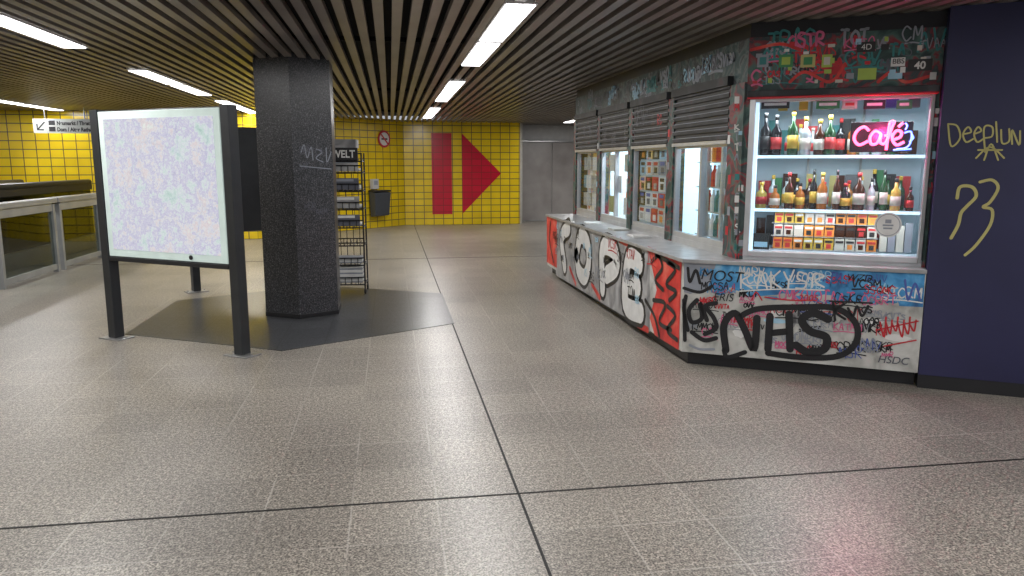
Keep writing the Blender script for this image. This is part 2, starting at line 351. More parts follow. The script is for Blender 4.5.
# ------------------------------------------------------------ map stands
def mapstand(P1, P2):
    P1 = Vector(P1); P2 = Vector(P2); d = P2-P1; Ln = d.length
    T = frame((P1.x,P1.y,0), d, (-d.y, d.x)); root = empty('map_display_stand')
    b = MB()
    for x in (0, Ln):
        b.box(x-.045, x+.045, -.05, .05, .012, 2.06, 'post'); b.box(x-.13, x+.13, -.09, .09, 0, .012, 'steel')
        for sx in (-.1,.1): b.lathe([(.012,0),(.012,.012)], (x+sx,0,.012), 'steel', 8)
    b.obj('posts', parent=root, bevel=.006, world=T)
    b = MB(); x0, x1 = .05, Ln-.05
    b.box(x0, x1, -.035, .08, .73, 2.05, 'post')
    b.box(x0+.005, x1-.005, -.045, -.033, .775, 2.04, 'paleframe')
    b.box(x0, x1, -.05, -.033, .73, .77, 'black')
    b.obj('housing', parent=root, bevel=.006, world=T)
    b = MB(); b.box(x0+.075, x1-.075, -.05, -.044, .84, 1.975, 'map'); b.lathe([(.02,0),(.02,.006)], (0,0,0), 'black', 10, Matrix.Translation(((x0+x1)/2+.3,-.05,.81)) @ Matrix.Rotation(math.pi/2,4,'X')); b.obj('map_panel', parent=root, world=T)
mapstand((-2.54,7.36), (-1.27,6.52))
mapstand((-1.15,10.75), (-2.45,9.95))

# ------------------------------------------------------------ newspaper rack
T = frame((-.57, 9.62, 0), (1,-.06), (.06,1)); b = MB(); w = .24; dp = .17
for sx in (-w, w):
    for sy in (-dp, dp): b.tube((sx,sy,.08), (sx,sy,1.72), .010, 'black', 6, T); b.lathe([(.03,-.012),(.04,-.006),(.04,.006),(.03,.012)], (0,0,0), 'black', 12, T @ Matrix.Translation((sx,sy,.042)) @ Matrix.Rotation(math.pi/2, 4, 'Y'))
for z in (.12,.36,.6,.82,1.04,1.26,1.48,1.62):
    for sy in (-dp, dp): b.tube((-w,sy,z), (w,sy,z), .009, 'black', 6, T)
    for i in range(9): x = -w+i*2*w/8; b.tube((x,-dp,z), (x,dp,z+.03), .005, 'black', 5, T)
    for i in range(7): x = -w+i*2*w/6; b.tube((x,-dp,z), (x,-dp,z+.09), .005, 'black', 5, T)
    b.tube((-w,-dp,z+.09), (w,-dp,z+.09), .008, 'black', 6, T)
    for sx in (-w, w): b.tube((sx,-dp,z), (sx,dp,z), .006, 'black', 6, T)
for i in range(7): x = -w+i*2*w/6; b.tube((x,dp,.12), (x,dp,1.72), .005, 'black', 5, T)
b.box(-w-.01, w-.04, -dp-.03, -dp+.02, 1.63, 1.78, 'black', T)
b.box(-w+.04, w-.06, -dp-.01, dp, 1.78, 1.88, 'greyp', T)
rack = b.obj('newspaper_rack')
b = MB()
for z, n in ((.13,11),(.37,4),(.83,2),(1.05,2),(1.27,3),(1.49,2)):
    for i in range(n): b.box(-w+.03+random.uniform(0,.02), w-.03, -dp+.02, dp-.03, z+.012+i*.018, z+.027+i*.018, 'swhite' if i % 3 else 'sgrey', T)
for z in (.84,1.06,1.28,1.5):  # upright front papers
    b.box(-w+.03, w-.04, -dp+.012, -dp+.02, z, z+.14, random.choice(['sdgrey','greyp','darkwall']), T)
    b.box(-w+.05, w-.1, -dp+.009, -dp+.012, z+.10, z+.13, random.choice(['swhite','sgrey','sgrey']), T)
b.obj('newspapers', parent=rack)
srk = Surf((T @ Vector((0,-dp-.03,0)))[:2], (1,-.06))
text('header_text', 'WELT', srk, 0, 0, .088, 'swhite', rack, uv=(-.105,1.665), bold=.003, sx=.85)

# ------------------------------------------------------------ wall items on the diagonal wall
sd = Surf((.35,19.95), (1,1))
Td = Matrix.Translation(sd.pt(0,0,0)) @ frame((0,0,0), sd.r, -sd.n)
M['bin'] = mat('bin_blue_grey', (.05,.058,.07), .45)
u, z = sd.uv(376, 203)
b = MB(); b.add([(u-.22,-.03,z-.33),(u+.22,-.03,z-.33),(u+.24,-.22,z-.3),(u-.24,-.22,z-.3),(u-.26,-.03,z+.3),(u+.26,-.03,z+.3),(u+.27,-.26,z+.26),(u-.27,-.26,z+.26)],
   [(0,1,2,3),(4,5,6,7),(0,1,5,4),(1,2,6,5),(2,3,7,6),(3,0,4,7)], 'bin', Td)
b.box(u-.28, u+.28, -.27, -.02, z+.28, z+.32, 'black', Td); b.box(u-.1, u+.1, -.03, 0, z-.2, z+.2, 'post', Td)
b.obj('wall_litter_bin', bevel=.015)
u, z = sd.uv(373, 184); b = MB(); b.box(u-.1, u+.1, -.1, 0, z-.12, z+.12, 'whitewall', Td); b.box(u-.06, u+.06, -.11, -.1, z-.02, z+.08, 'sgrey', Td); b.obj('wall_junction_box', bevel=.01)
u, z = sd.uv(384, 139); b = MB(); Tn = Td @ Matrix.Translation((u,0,z)) @ Matrix.Rotation(math.pi/2, 4, 'X')
b.lathe([(.21,0),(.21,.01)], (0,0,0), 'sred', 28, Tn); b.lathe([(.16,.01),(.16,.014)], (0,0,0), 'swhite', 28, Tn)
b.box(-.02,.02,-.16,.16,.014,.018,'sred', Tn @ Matrix.Rotation(math.radians(45),4,'Z')); b.box(-.1,.1,-.02,.02,.0141,.017,'sblack', Tn)
b.obj('no_smoking_sign')

# ------------------------------------------------------------ hanging direction sign
ss = Surf((-6.0,15.6), (1,0)); b = MB()
M['signw'] = mat('sign_white', (.42,.44,.42), .5)
u0 = ss.uv(33,125)[0]; u1 = ss.uv(96,125)[0]; z0 = 2.15; z1 = 2.41
Ts = Matrix.Translation(ss.pt(0,0,0)) @ frame((0,0,0), ss.r, -ss.n)
b.box(u0, u1, 0, .06, z0, z1, 'signw', Ts); b.tube((u0+.2,.03,z1), (u0+.2,.03,CZ+.01), .012, 'steel', 8, Ts); b.tube((u1-.2,.03,z1), (u1-.2,.03,CZ+.01), .012, 'steel', 8, Ts)
b.box(u0+.27, u0+.38, -.004, 0, z0+.145, z0+.23, 'sblack', Ts); b.box(u0+.27, u0+.38, -.004, 0, z0+.03, z0+.115, 'sblack', Ts)
sign = b.obj('hanging_direction_sign')
b = MB(); stroke(b, ss, [(u0+.20,z0+.20),(u0+.08,z0+.07)], .026, 'sblack', .003, px=False); stroke(b, ss, [(u0+.17,z0+.06),(u0+.07,z0+.06),(u0+.07,z0+.16)], .026, 'sblack', .004, px=False, sm=False); b.obj('arrow', parent=sign)
text('line_1', 'Neumarkt / Theater', ss, 0, 0, .07, 'sblack', sign, uv=(u0+.41, z0+.15), sx=.8, bold=.004)
text('line_2', 'Dom / Alter Rathaus', ss, 0, 0, .07, 'sblack', sign, uv=(u0+.41, z0+.035), sx=.8, bold=.004)

# ------------------------------------------------------------ glass barrier and escalator on the left
b = MB(); X = -4.95
segs = [(10.5,12.2),(12.35,13.95),(14.1,15.7)]
for y0, y1 in segs:
    for y in (y0, y1-.07): b.box(X-.04, X+.04, y, y+.07, 0, 1.0, 'alud')
    b.box(X-.14, X+.06, y0-.05, y1+.05, 1.02, 1.09, 'alud'); b.box(X-.03, X+.03, y0+.07, y1-.07, .9, 1.02, 'alud'); b.box(X-.03, X+.03, y0+.07, y1-.07, .04, .12, 'alud')
    b.box(X-.008, X+.008, y0+.07, y1-.07, .12, .9, 'dglass')
b.obj('glass_barrier', bevel=.005)
b = MB()
for X in (-5.75, -6.95, -7.35, -8.55):
    pts = [(9.9,.9),(9.72,.98),(9.68,1.1),(9.78,1.2),(9.95,1.24)] + [(y, 1.24) for y in (11,13,15.9)]
    for (ya,za),(yb,zb) in zip(pts[:-1], pts[1:]): b.tube((X,ya,za), (X,yb,zb), .055, 'rubber', 8)
    b.box(X-.05, X+.05, 9.9, 15.9, 1.1, 1.2, 'black')
    b.prism([(9.95,.12),(15.9,.12),(15.9,1.12),(9.95,1.12)], -.015, .015, 'eglass', Matrix(((0,0,1,X),(1,0,0,0),(0,1,0,0),(0,0,0,1))))
    b.box(X-.1, X+.1, 9.7, 15.9, 0, .25, 'steel')
for xa in (-6.85, -8.45):
    b.box(xa, xa+1.0, 9.5, 11.2, 0, .015, 'steel')
    for i in range(24): b.box(xa+.02+i*.04, xa+.04+i*.04, 11.2, 15.5, .0, .02, 'post')
b.obj('escalator')

# ------------------------------------------------------------ kiosk
KC = Vector((2.27, 5.64)); ANG = math.radians(31)
kd = Vector((math.cos(ANG), -math.sin(ANG))); kn = Vector((math.sin(ANG), math.cos(ANG)))
TF = frame((KC.x,KC.y,0), kd, kn)           # front: x along, y into kiosk
SF = Surf(KC, kd); SS = Surf((KC.x, 11.0), (0,-1))   # painted counter faces
UF = .12; SU = .394; XS = 2.67; SEND = 1.68
corner = KC + kd*SU + kn*UF
SWin = Surf(corner, kd); SSide = Surf((XS,11.0), (0,-1))
kiosk = empty('kiosk')
YE = 10.98; LZ = .86
E = KC + kd*SEND
b = MB()
body = [(KC.x,KC.y),(E.x,E.y),(E.x+kn.x*.9, E.y+kn.y*.9),(4.8,6.2),(4.8,YE),(KC.x,YE)]
pl = [(KC.x+.07,KC.y+.04),(E.x+.03,E.y+.07),(E.x+kn.x*.9, E.y+kn.y*.9),(4.8,6.2),(4.8,YE-.03),(KC.x+.07,YE-.03)]
b.prism(pl, 0, .115, 'sblack'); b.prism(body, .11, LZ-.03, 'cream'); b.obj('counter_base', parent=kiosk)
b = MB(); lg = [(KC.x-.03,KC.y-.025),(E.x-.01,E.y-.02),(E.x+kn.x*.9, E.y+kn.y*.9),(4.8,6.2),(4.8,YE+.02),(KC.x-.03,YE+.02)]
b.prism(lg, LZ-.03, LZ, 'ledge')
for y, c_, dx in ((7.3,'swhite',.12),(8.1,'cream',.15),(9.0,'swhite',.1)): b.box(KC.x+dx, KC.x+dx+.18, y, y+.24, LZ, LZ+.02, c_)
b.obj('counter_ledge', parent=kiosk, bevel=.004)

# side upper wall
def sideY(px, py=180): return hit(px, py, (XS,0,0), (1,0,0)).y
wins = [(sideY(598),sideY(577)), (sideY(629),sideY(601)), (sideY(668),sideY(633)), (sideY(728),sideY(674))]
TZ = 2.2; KT = 2.52
b = MB()
b.box(XS, XS+.1, corner.y, YE, TZ, KT, 'fascia2')
edges = [YE] + [v for w_ in wins for v in (w_[1], w_[0])] + [corner.y]
for i in range(0, len(edges), 2): b.box(XS-.02, XS+.1, edges[i+1], edges[i], LZ, TZ, 'fascia')
b.box(XS-.005, XS+.1, corner.y, YE, LZ, LZ+.05, 'alu')
b.box(XS+.1, 4.8, YE-.08, YE, LZ, KT, 'fascia2')
b.obj('side_wall', parent=kiosk)
b = MB()
for (y0, y1) in wins:
    z = 1.78
    b.box(XS-.035, XS-.01, y0, y1, z-.03, z, 'alu')
    b.box(XS-.008, XS+.01, y0, y1, z, TZ, 'black')
    while z < TZ+.01: b.box(XS-.026, XS-.008, y0-.01, y1+.01, z+.008, z+.042, 'shutter'); b.box(XS-.028, XS-.02, y0-.01, y1+.01, z+.038, z+.043, 'sgrey'); z += .065
    b.box(XS-.05, XS, y0-.02, y1+.02, TZ, TZ+.07, 'shutter')
b.obj('roller_shutters', parent=kiosk)
b = MB(); g = MB()
for n, (y0, y1) in enumerate(wins):
    f = .035
    b.box(XS+.0, XS+.05, y0, y0+f, LZ+.05, 1.78, 'alu'); b.box(XS, XS+.05, y1-f, y1, LZ+.05, 1.78, 'alu')
    b.box(XS, XS+.05, y0+f, y1-f, LZ+.05, LZ+.1, 'alu'); b.box(XS, XS+.05, y0+f, y1-f, 1.73, 1.8, 'alu')
    if n in (1, 3): ym = (y0+y1)/2-.05; b.box(XS-.01, XS+.04, ym-.02, ym+.02, LZ+.1, 1.73, 'alu')
    g.box(XS+.02, XS+.026, y0+f, y1-f, LZ+.1, 1.73, 'glass')
b.obj('side_window_frames', parent=kiosk, bevel=.003); g.obj('side_window_glass', parent=kiosk)

# interior
b = MB()
b.box(3.6, 3.65, 6.1, YE-.1, LZ, 2.3, 'intwhite'); b.box(XS+.1, 4.7, 6.1, YE-.1, 2.3, 2.34, 'intwhite'); b.box(XS+.1, 3.6, YE-.12, YE-.08, LZ, 2.3, 'intdark')
for z in (1.1, 1.35, 1.6, 1.85): b.box(3.35, 3.6, 6.2, YE-.15, z, z+.015, 'alu')
y0, y1 = wins[3]
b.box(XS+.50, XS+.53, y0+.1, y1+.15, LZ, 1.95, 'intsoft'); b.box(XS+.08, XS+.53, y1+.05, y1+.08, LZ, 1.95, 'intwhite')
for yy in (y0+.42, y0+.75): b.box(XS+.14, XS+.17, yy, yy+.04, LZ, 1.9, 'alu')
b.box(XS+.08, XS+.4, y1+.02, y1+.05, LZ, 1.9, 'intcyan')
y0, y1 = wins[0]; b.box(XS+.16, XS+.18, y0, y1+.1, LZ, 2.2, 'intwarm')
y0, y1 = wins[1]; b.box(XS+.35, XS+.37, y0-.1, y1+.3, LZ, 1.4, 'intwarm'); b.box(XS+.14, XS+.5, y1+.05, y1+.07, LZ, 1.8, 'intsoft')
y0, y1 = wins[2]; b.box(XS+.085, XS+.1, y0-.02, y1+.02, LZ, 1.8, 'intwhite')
b.obj('shop_interior', parent=kiosk)
b = MB()
y0, y1 = wins[2]
for j in range(5):
    for i in range(5):
        ya = y0+.05+i*(y1-y0-.08)/5; z = LZ+.12+j*.165
        b.box(XS+.06, XS+.08, ya, ya+(y1-y0)/5*.82, z, z+.145, random.choice(['swhite','sgrey','sblack','swhite','slb','cream','intwarm','sred']))
        b.box(XS+.055, XS+.06, ya+.02, ya+(y1-y0)/5*.6, z+.1, z+.135, random.choice(['sblack','sred','sblue','sred']))
        b.box(XS+.055, XS+.06, ya+.03, ya+(y1-y0)/5*.5, z+.02, z+.08, random.choice(['sdgrey','greyp','orange','sblack','swhite']))
y0, y1 = wins[1]
for j in range(3):
    for i in range(3):
        if (i+j) % 2 == 0: b.box(XS+.03, XS+.035, y0+.08+i*.3, y0+.28+i*.3, 1.0+j*.25, 1.2+j*.25, random.choice(['swhite','syel','cream']))
y0, y1 = wins[0]
for j in range(3):
    for i in range(4): b.box(XS+.1, XS+.14, y0+.08+i*.32, y0+.34+i*.32, 1.0+j*.25, 1.18+j*.25, random.choice(['swhite','orange','cream','sred','slb']))
for j, z in enumerate((1.115,1.365,1.615)):
    y = 6.25
    while y < YE-.3:
        w_ = random.uniform(.06,.14); b.box(3.37, 3.55, y, y+w_*.9, z, z+random.uniform(.1,.2), random.choice(['red','swhite','syel','sblue','cream','blue','sblack'])); y += w_
y0, y1 = wins[3]
for j in range(4):
    b.box(XS+.15, XS+.4, y0+.32, y0+1.0, LZ+.08+j*.22, LZ+.09+j*.22, 'alu')
    for i in range(7): b.lathe([(.03,0),(.03,.12),(.012,.16),(.012,.19)], (XS+.2, y0+.36+i*.09, LZ+.09+j*.22), random.choice(['slb','swhite','swhite','sred','steal','orange']), 8)
b.obj('magazines_and_goods', parent=kiosk)

# front upper: local coords (s, depth, z)
s0 = SU; WL, WR, WB, WT = SWin.uv(752,180)[0]+SU, SWin.uv(924,180)[0]+SU, .93, 2.05
D0 = UF
b = MB()
b.box(s0, WL-.04, D0, D0+.1, LZ, KT, 'fascia', TF); b.box(WR+.03, SEND, D0, D0+.1, LZ, KT, 'fascia', TF)
b.box(WL-.04, WR+.03, D0, D0+.1, 2.12, KT, 'fascia', TF); b.box(WL-.04, WR+.03, D0, D0+.1, LZ, WB-.02, 'alu', TF)
b.obj('front_wall', parent=kiosk)
b = MB()
b.box(WL-.04, WL, D0-.03, D0+.06, WB-.04, WT+.04, 'alu', TF); b.box(WR, WR+.025, D0-.03, D0+.06, WB-.04, WT+.04, 'alud', TF)
b.box(WL, WR, D0-.03, D0+.06, WB-.04, WB, 'alu', TF); b.box(WL, WR, D0-.03, D0+.06, WT, WT+.035, 'alud', TF)
b.obj('front_window_frame', parent=kiosk, bevel=.004)
b = MB(); b.box(WL-.06, WR+.04, D0-.07, D0, 2.085, 2.13, 'shutter', TF); b.box(WL-.06, WR+.04, D0-.06, D0-.02, 2.07, 2.085, 'sred', TF); b.obj('front_shutter_box', parent=kiosk, bevel=.004)
g = MB(); g.box(WL, WR, D0+.0, D0+.006, WB, WT, 'glass', TF); g.obj('front_window_glass', parent=kiosk)
b = MB(); DB = D0+.5
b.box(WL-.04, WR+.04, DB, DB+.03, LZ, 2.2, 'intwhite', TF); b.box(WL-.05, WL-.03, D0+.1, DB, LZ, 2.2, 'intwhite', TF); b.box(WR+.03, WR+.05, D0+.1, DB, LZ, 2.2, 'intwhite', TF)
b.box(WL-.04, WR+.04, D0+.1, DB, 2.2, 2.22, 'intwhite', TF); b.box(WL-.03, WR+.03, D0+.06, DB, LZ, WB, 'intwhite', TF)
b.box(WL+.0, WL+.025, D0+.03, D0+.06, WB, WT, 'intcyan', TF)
SH = (1.25, 1.655)
for z in SH: b.box(WL-.03, WR+.03, D0+.08, D0+.4, z-.015, z, 'alu', TF); b.box(WL-.03, WR+.03, D0+.075, D0+.082, z-.02, z+.003, 'intcyan', TF)
for q in (.33,.66): s = WL+(WR-WL)*q; b.box(s-.008, s+.008, DB-.02, DB, LZ, 2.2, 'alud', TF)
b.obj('display_case', parent=kiosk)
b = MB(); roof = [(corner.x,corner.y),(E.x+kn.x*UF,E.y+kn.y*UF),(E.x+kn.x*.9,E.y+kn.y*.9),(4.8,6.2),(4.8,YE),(XS,YE)]
b.prism([(p[0]+.02,p[1]+.02) for p in roof], KT, CZ+.0, 'sblack'); b.box(4.75, 4.8, 6.2, YE, LZ, KT, 'darkwall'); b.obj('roof', parent=kiosk)

# bottles
cols = {'g':(.015,.06,.02),'b':(.05,.015,.005),'r':(.25,.01,.01),'a':(.35,.12,.02),'c':(.4,.46,.48),'k':(.01,.01,.012),'y':(.5,.38,.08),'u':(.05,.12,.4)}
for k, c in cols.items(): M['bt'+k] = mat('bottle_'+k, c, .08)
for k, c in {'lw':(.55,.53,.46),'lr':(.5,.03,.03),'ly':(.6,.4,.05),'lg':(.04,.22,.08),'lk':(.02,.02,.02)}.items(): M[k] = mat('label_'+k, c, .5)
bt = MB()
def bottle(s, d, z, h, r, c, lab, cap):
    c3 = (s, d, z); neck = r*.34
    bt.lathe([(r*.9,0),(r,.01),(r,h*.55),(r*.85,h*.62),(neck,h*.72),(neck,h*.94)], c3, 'bt'+c, 12, TF)
    bt.lathe([(neck*1.15,h*.88),(neck*1.15,h)], c3, cap, 10, TF)
    bt.lathe([(r*1.03,h*.16),(r*1.03,h*.45)], c3, lab, 12, TF)
s = WL+.06
while s < WR-.04:
    h = random.choice((.2,.24,.28,.3,.18)); r = random.uniform(.025,.042)
    bottle(s, D0+random.uniform(.13,.2), SH[0], h, r, random.choice('gbbkkyaccba'), random.choice(['lw','lr','ly','lw','lk','lw']), random.choice(['lr','ly','lk','lk'])); s += r*2+random.uniform(.005,.03)
for s_, h, c, l in ((.07,.33,'k','lk'),(.15,.31,'k','lr'),(.27,.34,'g','ly'),(.36,.29,'c','lw'),(.46,.27,'b','lw'),(.53,.30,'g','lr')):
    bottle(WL+s_, D0+.16, SH[1], h, .04, c, l, 'lk' if c == 'k' else 'ly')
s = WL+.06
while s < WR-.03:
    for z in SH: bottle(s, D0+.32, z, random.uniform(.2,.33), .034, random.choice('gbkackcc'), random.choice(['lw','lr','ly','lk']), random.choice(['lr','ly','lk','lw']))
    s += random.uniform(.07,.11)
bt.obj('liquor_bottles', parent=kiosk, smooth=True)
# snack/tobacco boxes on the case floor, plus goods boxes at the back
b = MB()
for j in range(3):
    s = WL+.17
    row = [['orange','ly','lw'],['lw','orange','btb'],['ly','lw','orange']][j]
    i = 0
    while s < WR-.27:
        c = row[(i//3) % 3]; i += 1; hh = .084
        zz = WB+.012+j*.098
        b.box(s, s+.066, D0+.15+j*.03, D0+.22+j*.03, zz, zz+hh, c, TF)
        b.box(s+.006, s+.060, D0+.148+j*.03, D0+.15+j*.03, zz+.055, zz+.072, ('lr','swhite','lk')[(i//3)%3], TF)
        b.box(s+.016, s+.050, D0+.148+j*.03, D0+.15+j*.03, zz+.01, zz+.045, random.choice(['btb','lr','btb','orange','lk','lw']), TF)
        s += .074
    b.box(WL+.15, WR-.25, D0+.14+j*.03, D0+.25+j*.03, WB+.006+j*.098, WB+.011+j*.098, 'alu', TF)
for z in (WB, SH[0], SH[1]):
    s = WL+.02
    while s < WR-.05:
        w_ = random.uniform(.05,.13); b.box(s, s+w_*.92, D0+.40, D0+.48, z+.01, z+random.uniform(.12,.3), random.choice(['intdark','lw','lk','lr','steal','sgrey','btb','lg','syel','sblue']), TF); s += w_
s = WR-.24
while s < WR-.02: b.box(s, s+.05, D0+.2, D0+.25, WB+.01, WB+random.uniform(.15,.28), random.choice(['sgrey','lw','lk','orange']), TF); s += .056
b.box(WL+.02, WL+.14, D0+.12, D0+.2, WB, WB+.12, 'lk', TF); b.box(WL+.03, WL+.13, D0+.115, D0+.12, WB+.02, WB+.06, 'slb', TF)
b.obj('boxed_goods', parent=kiosk)
b = MB(); 
for i, (px, k, w_) in enumerate(((775,'lk',.2),(828,'lg',.16),(850,'lw',.1),(875,'lk',.14),(905,'lg',.1))):
    u, z = SWin.uv(px, 104); b.box(u+SU-w_/2, u+SU+w_/2, D0+.05, D0+.06, z-.03, z+.03, k, TF); b.box(u+SU-w_/2+.02, u+SU+w_/2-.02, D0+.048, D0+.05, z-.008, z+.012, 'swhite' if k != 'lw' else 'lr', TF)
for i in range(8):
    s = WL+.15+i*.15; b.box(s, s+random.uniform(.05,.1), D0+.2, D0+.3, 2.0, 2.2, random.choice(['lw','lr','intdark','sblue','ly']), TF)
b.obj('hanging_labels', parent=kiosk)
u, z = SWin.uv(888, 225); b = MB(); Tk = TF @ Matrix.Translation((u+SU, D0-.001, z)) @ Matrix.Rotation(math.pi/2, 4, 'X')
b.lathe([(.09,0),(.09,.002)], (0,0,0), 'swhite', 28, Tk); b.lathe([(.08,.002),(.08,.003)], (0,0,0), 'sgrey', 28, Tk); b.lathe([(.075,.003),(.075,.004)], (0,0,0), 'swhite', 28, Tk)
b.box(-.035,.035,-.008,.004,.004,.005,'sgrey',Tk); b.box(-.02,.02,.012,.04,.004,.005,'sgrey',Tk); b.box(-.03,.03,-.03,-.018,.004,.005,'sgrey',Tk); b.obj('round_sticker', parent=kiosk)

# neon sign
M['neon'] = mat('neon_pink', (1,.1,.2), .4, emis=(1,.09,.22), es=6); M['neonb'] = mat('neon_blue', (.2,.3,1), .4, emis=(.14,.25,1), es=4)
SN = Surf((corner+kn*.06), kd)
neon = empty('neon_cafe_sign')
b = MB(); u0, z0 = SN.uv(849,153); u1, z1 = SN.uv(914,121)
Tn = Matrix.Translation(SN.pt(0,0,0)) @ frame((0,0,0), SN.r, -SN.n)
b.box(u0, u1, 0, .02, z0+.005, z1, 'black', Tn); b.obj('backing', parent=neon, bevel=.005)
tubes('lettering', SN, [[(869,131),(864,127),(857,131),(854,139),(859,145),(868,141)],
   [(881,134),(875,131),(870,137),(871,144),(877,143),(881,134),(880,142),(884,144),(888,138),(892,127),(894,122),(890,123),(888,134),(886,150)],
   [(884,136),(894,134)], [(893,140),(900,137),(901,132),(896,131),(892,138),(896,145),(904,142)], [(898,127),(903,123)]], .0095, 'neon', .02, neon)
tubes('cup_outline', SN, [[(904,133),(911,132),(910,143),(905,148),(896,149)], [(911,134),(913,138),(909,142)], [(905,130),(907,126),(905,123)], [(893,150),(911,149)]], .006, 'neonb', .018, neon)

def area(name, T, loc, sx, sy, e, col, rot=None):
    ld = bpy.data.lights.new(name, 'AREA'); ld.shape = 'RECTANGLE'; ld.size = sx; ld.size_y = sy; ld.energy = e; ld.color = col
    o = bpy.data.objects.new(name, ld); sc.collection.objects.link(o); o.matrix_world = T @ Matrix.Translation(loc) @ (rot or Matrix.Identity(4)); o.parent = kiosk
area('case_lamp', TF, ((WL+WR)/2, D0+.13, 1.98), WR-WL-.1, .06, 9, (.88,.95,1))
area('case_lamp_low', TF, ((WL+WR)/2, D0+.1, SH[1]-.03), WR-WL-.1, .03, 5, (.9,.96,1))
area('case_lamp_base', TF, ((WL+WR)/2, D0+.1, SH[0]-.03), WR-WL-.1, .03, 3.2, (.95,.96,1))
area('shop_lamp', Matrix.Identity(4), (XS+.35, 8.4, 2.28), .15, 4, 110, (.85,.95,1))
pl_ = bpy.data.lights.new('neon_glow', 'POINT'); pl_.energy = 20; pl_.color = (1,.05,.25); pl_.shadow_soft_size = .05
po = bpy.data.objects.new('neon_glow', pl_); sc.collection.objects.link(po); po.location = SN.pt(SN.uv(880,137)[0], 1.8, .045); po.parent = neon

# ---- graffiti, side face
b = MB()
patch(b, SS, [(556,219),(650,248),(650,332),(556,275)], 'greyp', .002)
patch(b, SS, [(547,215),(557,219),(557,268),(547,262)], 'red', .003)
patch(b, SS, [(648,246),(682,260),(679,350),(655,335),(650,318),(657,290)], 'red', .003)
lets = [[(569,228),(562,238),(565,266)], [(577,255),(581,236),(588,244),(589,264),(585,277),(579,270),(577,255)], [(603,288),(603,249),(614,250),(617,266),(607,275)], [(640,264),(629,260),(626,303),(641,313)], [(627,283),(638,287)]]
for l_ in lets: stroke(b, SS, l_, .29, 'sblack', .004)
for l_ in lets: stroke(b, SS, l_, .20, 'swhite', .006)
for l_ in ([(551,222),(550,240),(554,262)], [(652,262),(659,256),(663,268),(656,280),(664,290)], [(668,262),(676,270),(667,284),(677,292),(670,300)], [(654,300),(666,304),(660,322),(672,330)], [(646,300),(655,316),(660,336)], [(656,254),(670,262),(680,268)], [(668,306),(676,316),(668,330),(678,340)]):
    stroke(b, SS, l_, .04, 'sblack', .008)
for l_ in ([(620,240),(640,250)], [(630,320),(648,330)], [(570,268),(576,284)], [(592,284),(600,298)]): stroke(b, SS, l_, .06, 'red', .003)
for q in range(34):
    tag(b, SS, random.uniform(.2,4.7), random.uniform(.15,.75), random.uniform(.05,.11), random.randint(2,4), .011, random.choice(['sblack','sblack','sgrey','sred','sgrey','slb']), .0085+q*.00003)
b.obj('graffiti_counter_side', parent=kiosk)
# ---- graffiti, front face
b = MB()
patch(b, SF, [(684,263),(925,273),(923,307),(900,306),(880,299),(850,303),(800,293),(760,296),(720,289),(684,288)], 'blue', .002)
for q in range(30): blob(b, SF, random.uniform(.05,1.6), random.uniform(.58,.66), random.uniform(.02,.06), random.uniform(.015,.035), random.choice(['blue','cream']), .0025)
patch(b, SF, [(684,262),(716,264),(709,288),(690,294),(684,292)], 'sgrey', .0028)
for q in range(12): blob(b, SF, random.uniform(.05,1.6), random.uniform(.15,.55), random.uniform(.03,.1), random.uniform(.02,.06), random.choice(['greyp','swhite','slb','cream']), .0022)
random.seed(21)
for q in range(80):
    zz = random.uniform(.14,.76); col_ = random.choice(['sgrey','sblack','sred','spink','sblue','sgrey','sblack'])
    if zz > .6: col_ = random.choice(['slb','swhite','sblack','sblue','blue','sred'])
    tag(b, SF, random.uniform(.03,1.45), zz, random.uniform(.03,.08), random.randint(2,5), random.uniform(.005,.010), col_, .004+q*.00002)
K = lambda p, w_=.045, k='sblack', o=.006, c=False: stroke(b, SF, p, w_, k, o, c)
K([(738,318),(757,309),(800,307),(835,308),(855,322),(856,342),(838,356),(800,357),(768,353)], .045)
K([(726,350),(724,325),(735,313),(745,330),(754,349),(757,318)], .055)
K([(770,316),(768,349)], .055); K([(789,314),(790,349)], .055); K([(769,333),(790,331)], .05)
K([(828,319),(813,313),(802,320),(810,331),(826,337),(824,349),(808,352),(796,345)], .06)
K([(724,350),(728,357),(745,352)], .035)
K([(697,300),(689,310),(692,322),(702,318),(700,303),(707,320)], .035); K([(716,303),(706,306),(714,318),(716,328),(705,334)], .035)
K([(692,332),(704,340),(716,338)], .035); K([(690,345),(700,349),(714,349)], .02,'sgrey')
K([(688,268),(690,282),(696,270),(700,283)], .022, 'sblack'); K([(684,288),(700,292),(712,286)], .025)
K([(686,296),(684,310),(688,330)], .03); K([(684,300),(685,340)], .03, 'sblack')
K([(741,288),(741,272)], .013, 'swhite', .0065); K([(741,272),(750,275),(742,281),(752,288)], .013, 'swhite', .0065)
K([(757,288),(761,271),(767,288)], .013, 'swhite', .0065); K([(771,272),(771,288)], .013, 'swhite', .0065); K([(780,271),(772,280),(781,288)], .013, 'swhite', .0065)
K([(784,272),(789,280),(794,270)], .013, 'swhite', .0065); K([(789,280),(788,289)], .013, 'swhite', .0065)
K([(806,274),(799,272),(798,279),(806,282),(804,288),(796,288)], .013, 'swhite', .0065); K([(812,287),(814,274),(824,276),(815,281),(824,287)], .013, 'swhite', .0065)
K([(740,291),(780,289),(824,290)], .010, 'swhite', .0065)
K([(752,300),(756,292),(762,300)], .01, 'sred'); K([(765,297),(790,300),(815,300)], .01, 'sred')
K([(833,302),(835,320)], .018); K([(844,304),(835,311),(845,319)], .018); K([(848,308),(853,316),(857,306),(862,316),(868,306)], .018); K([(830,301),(872,303)], .013)
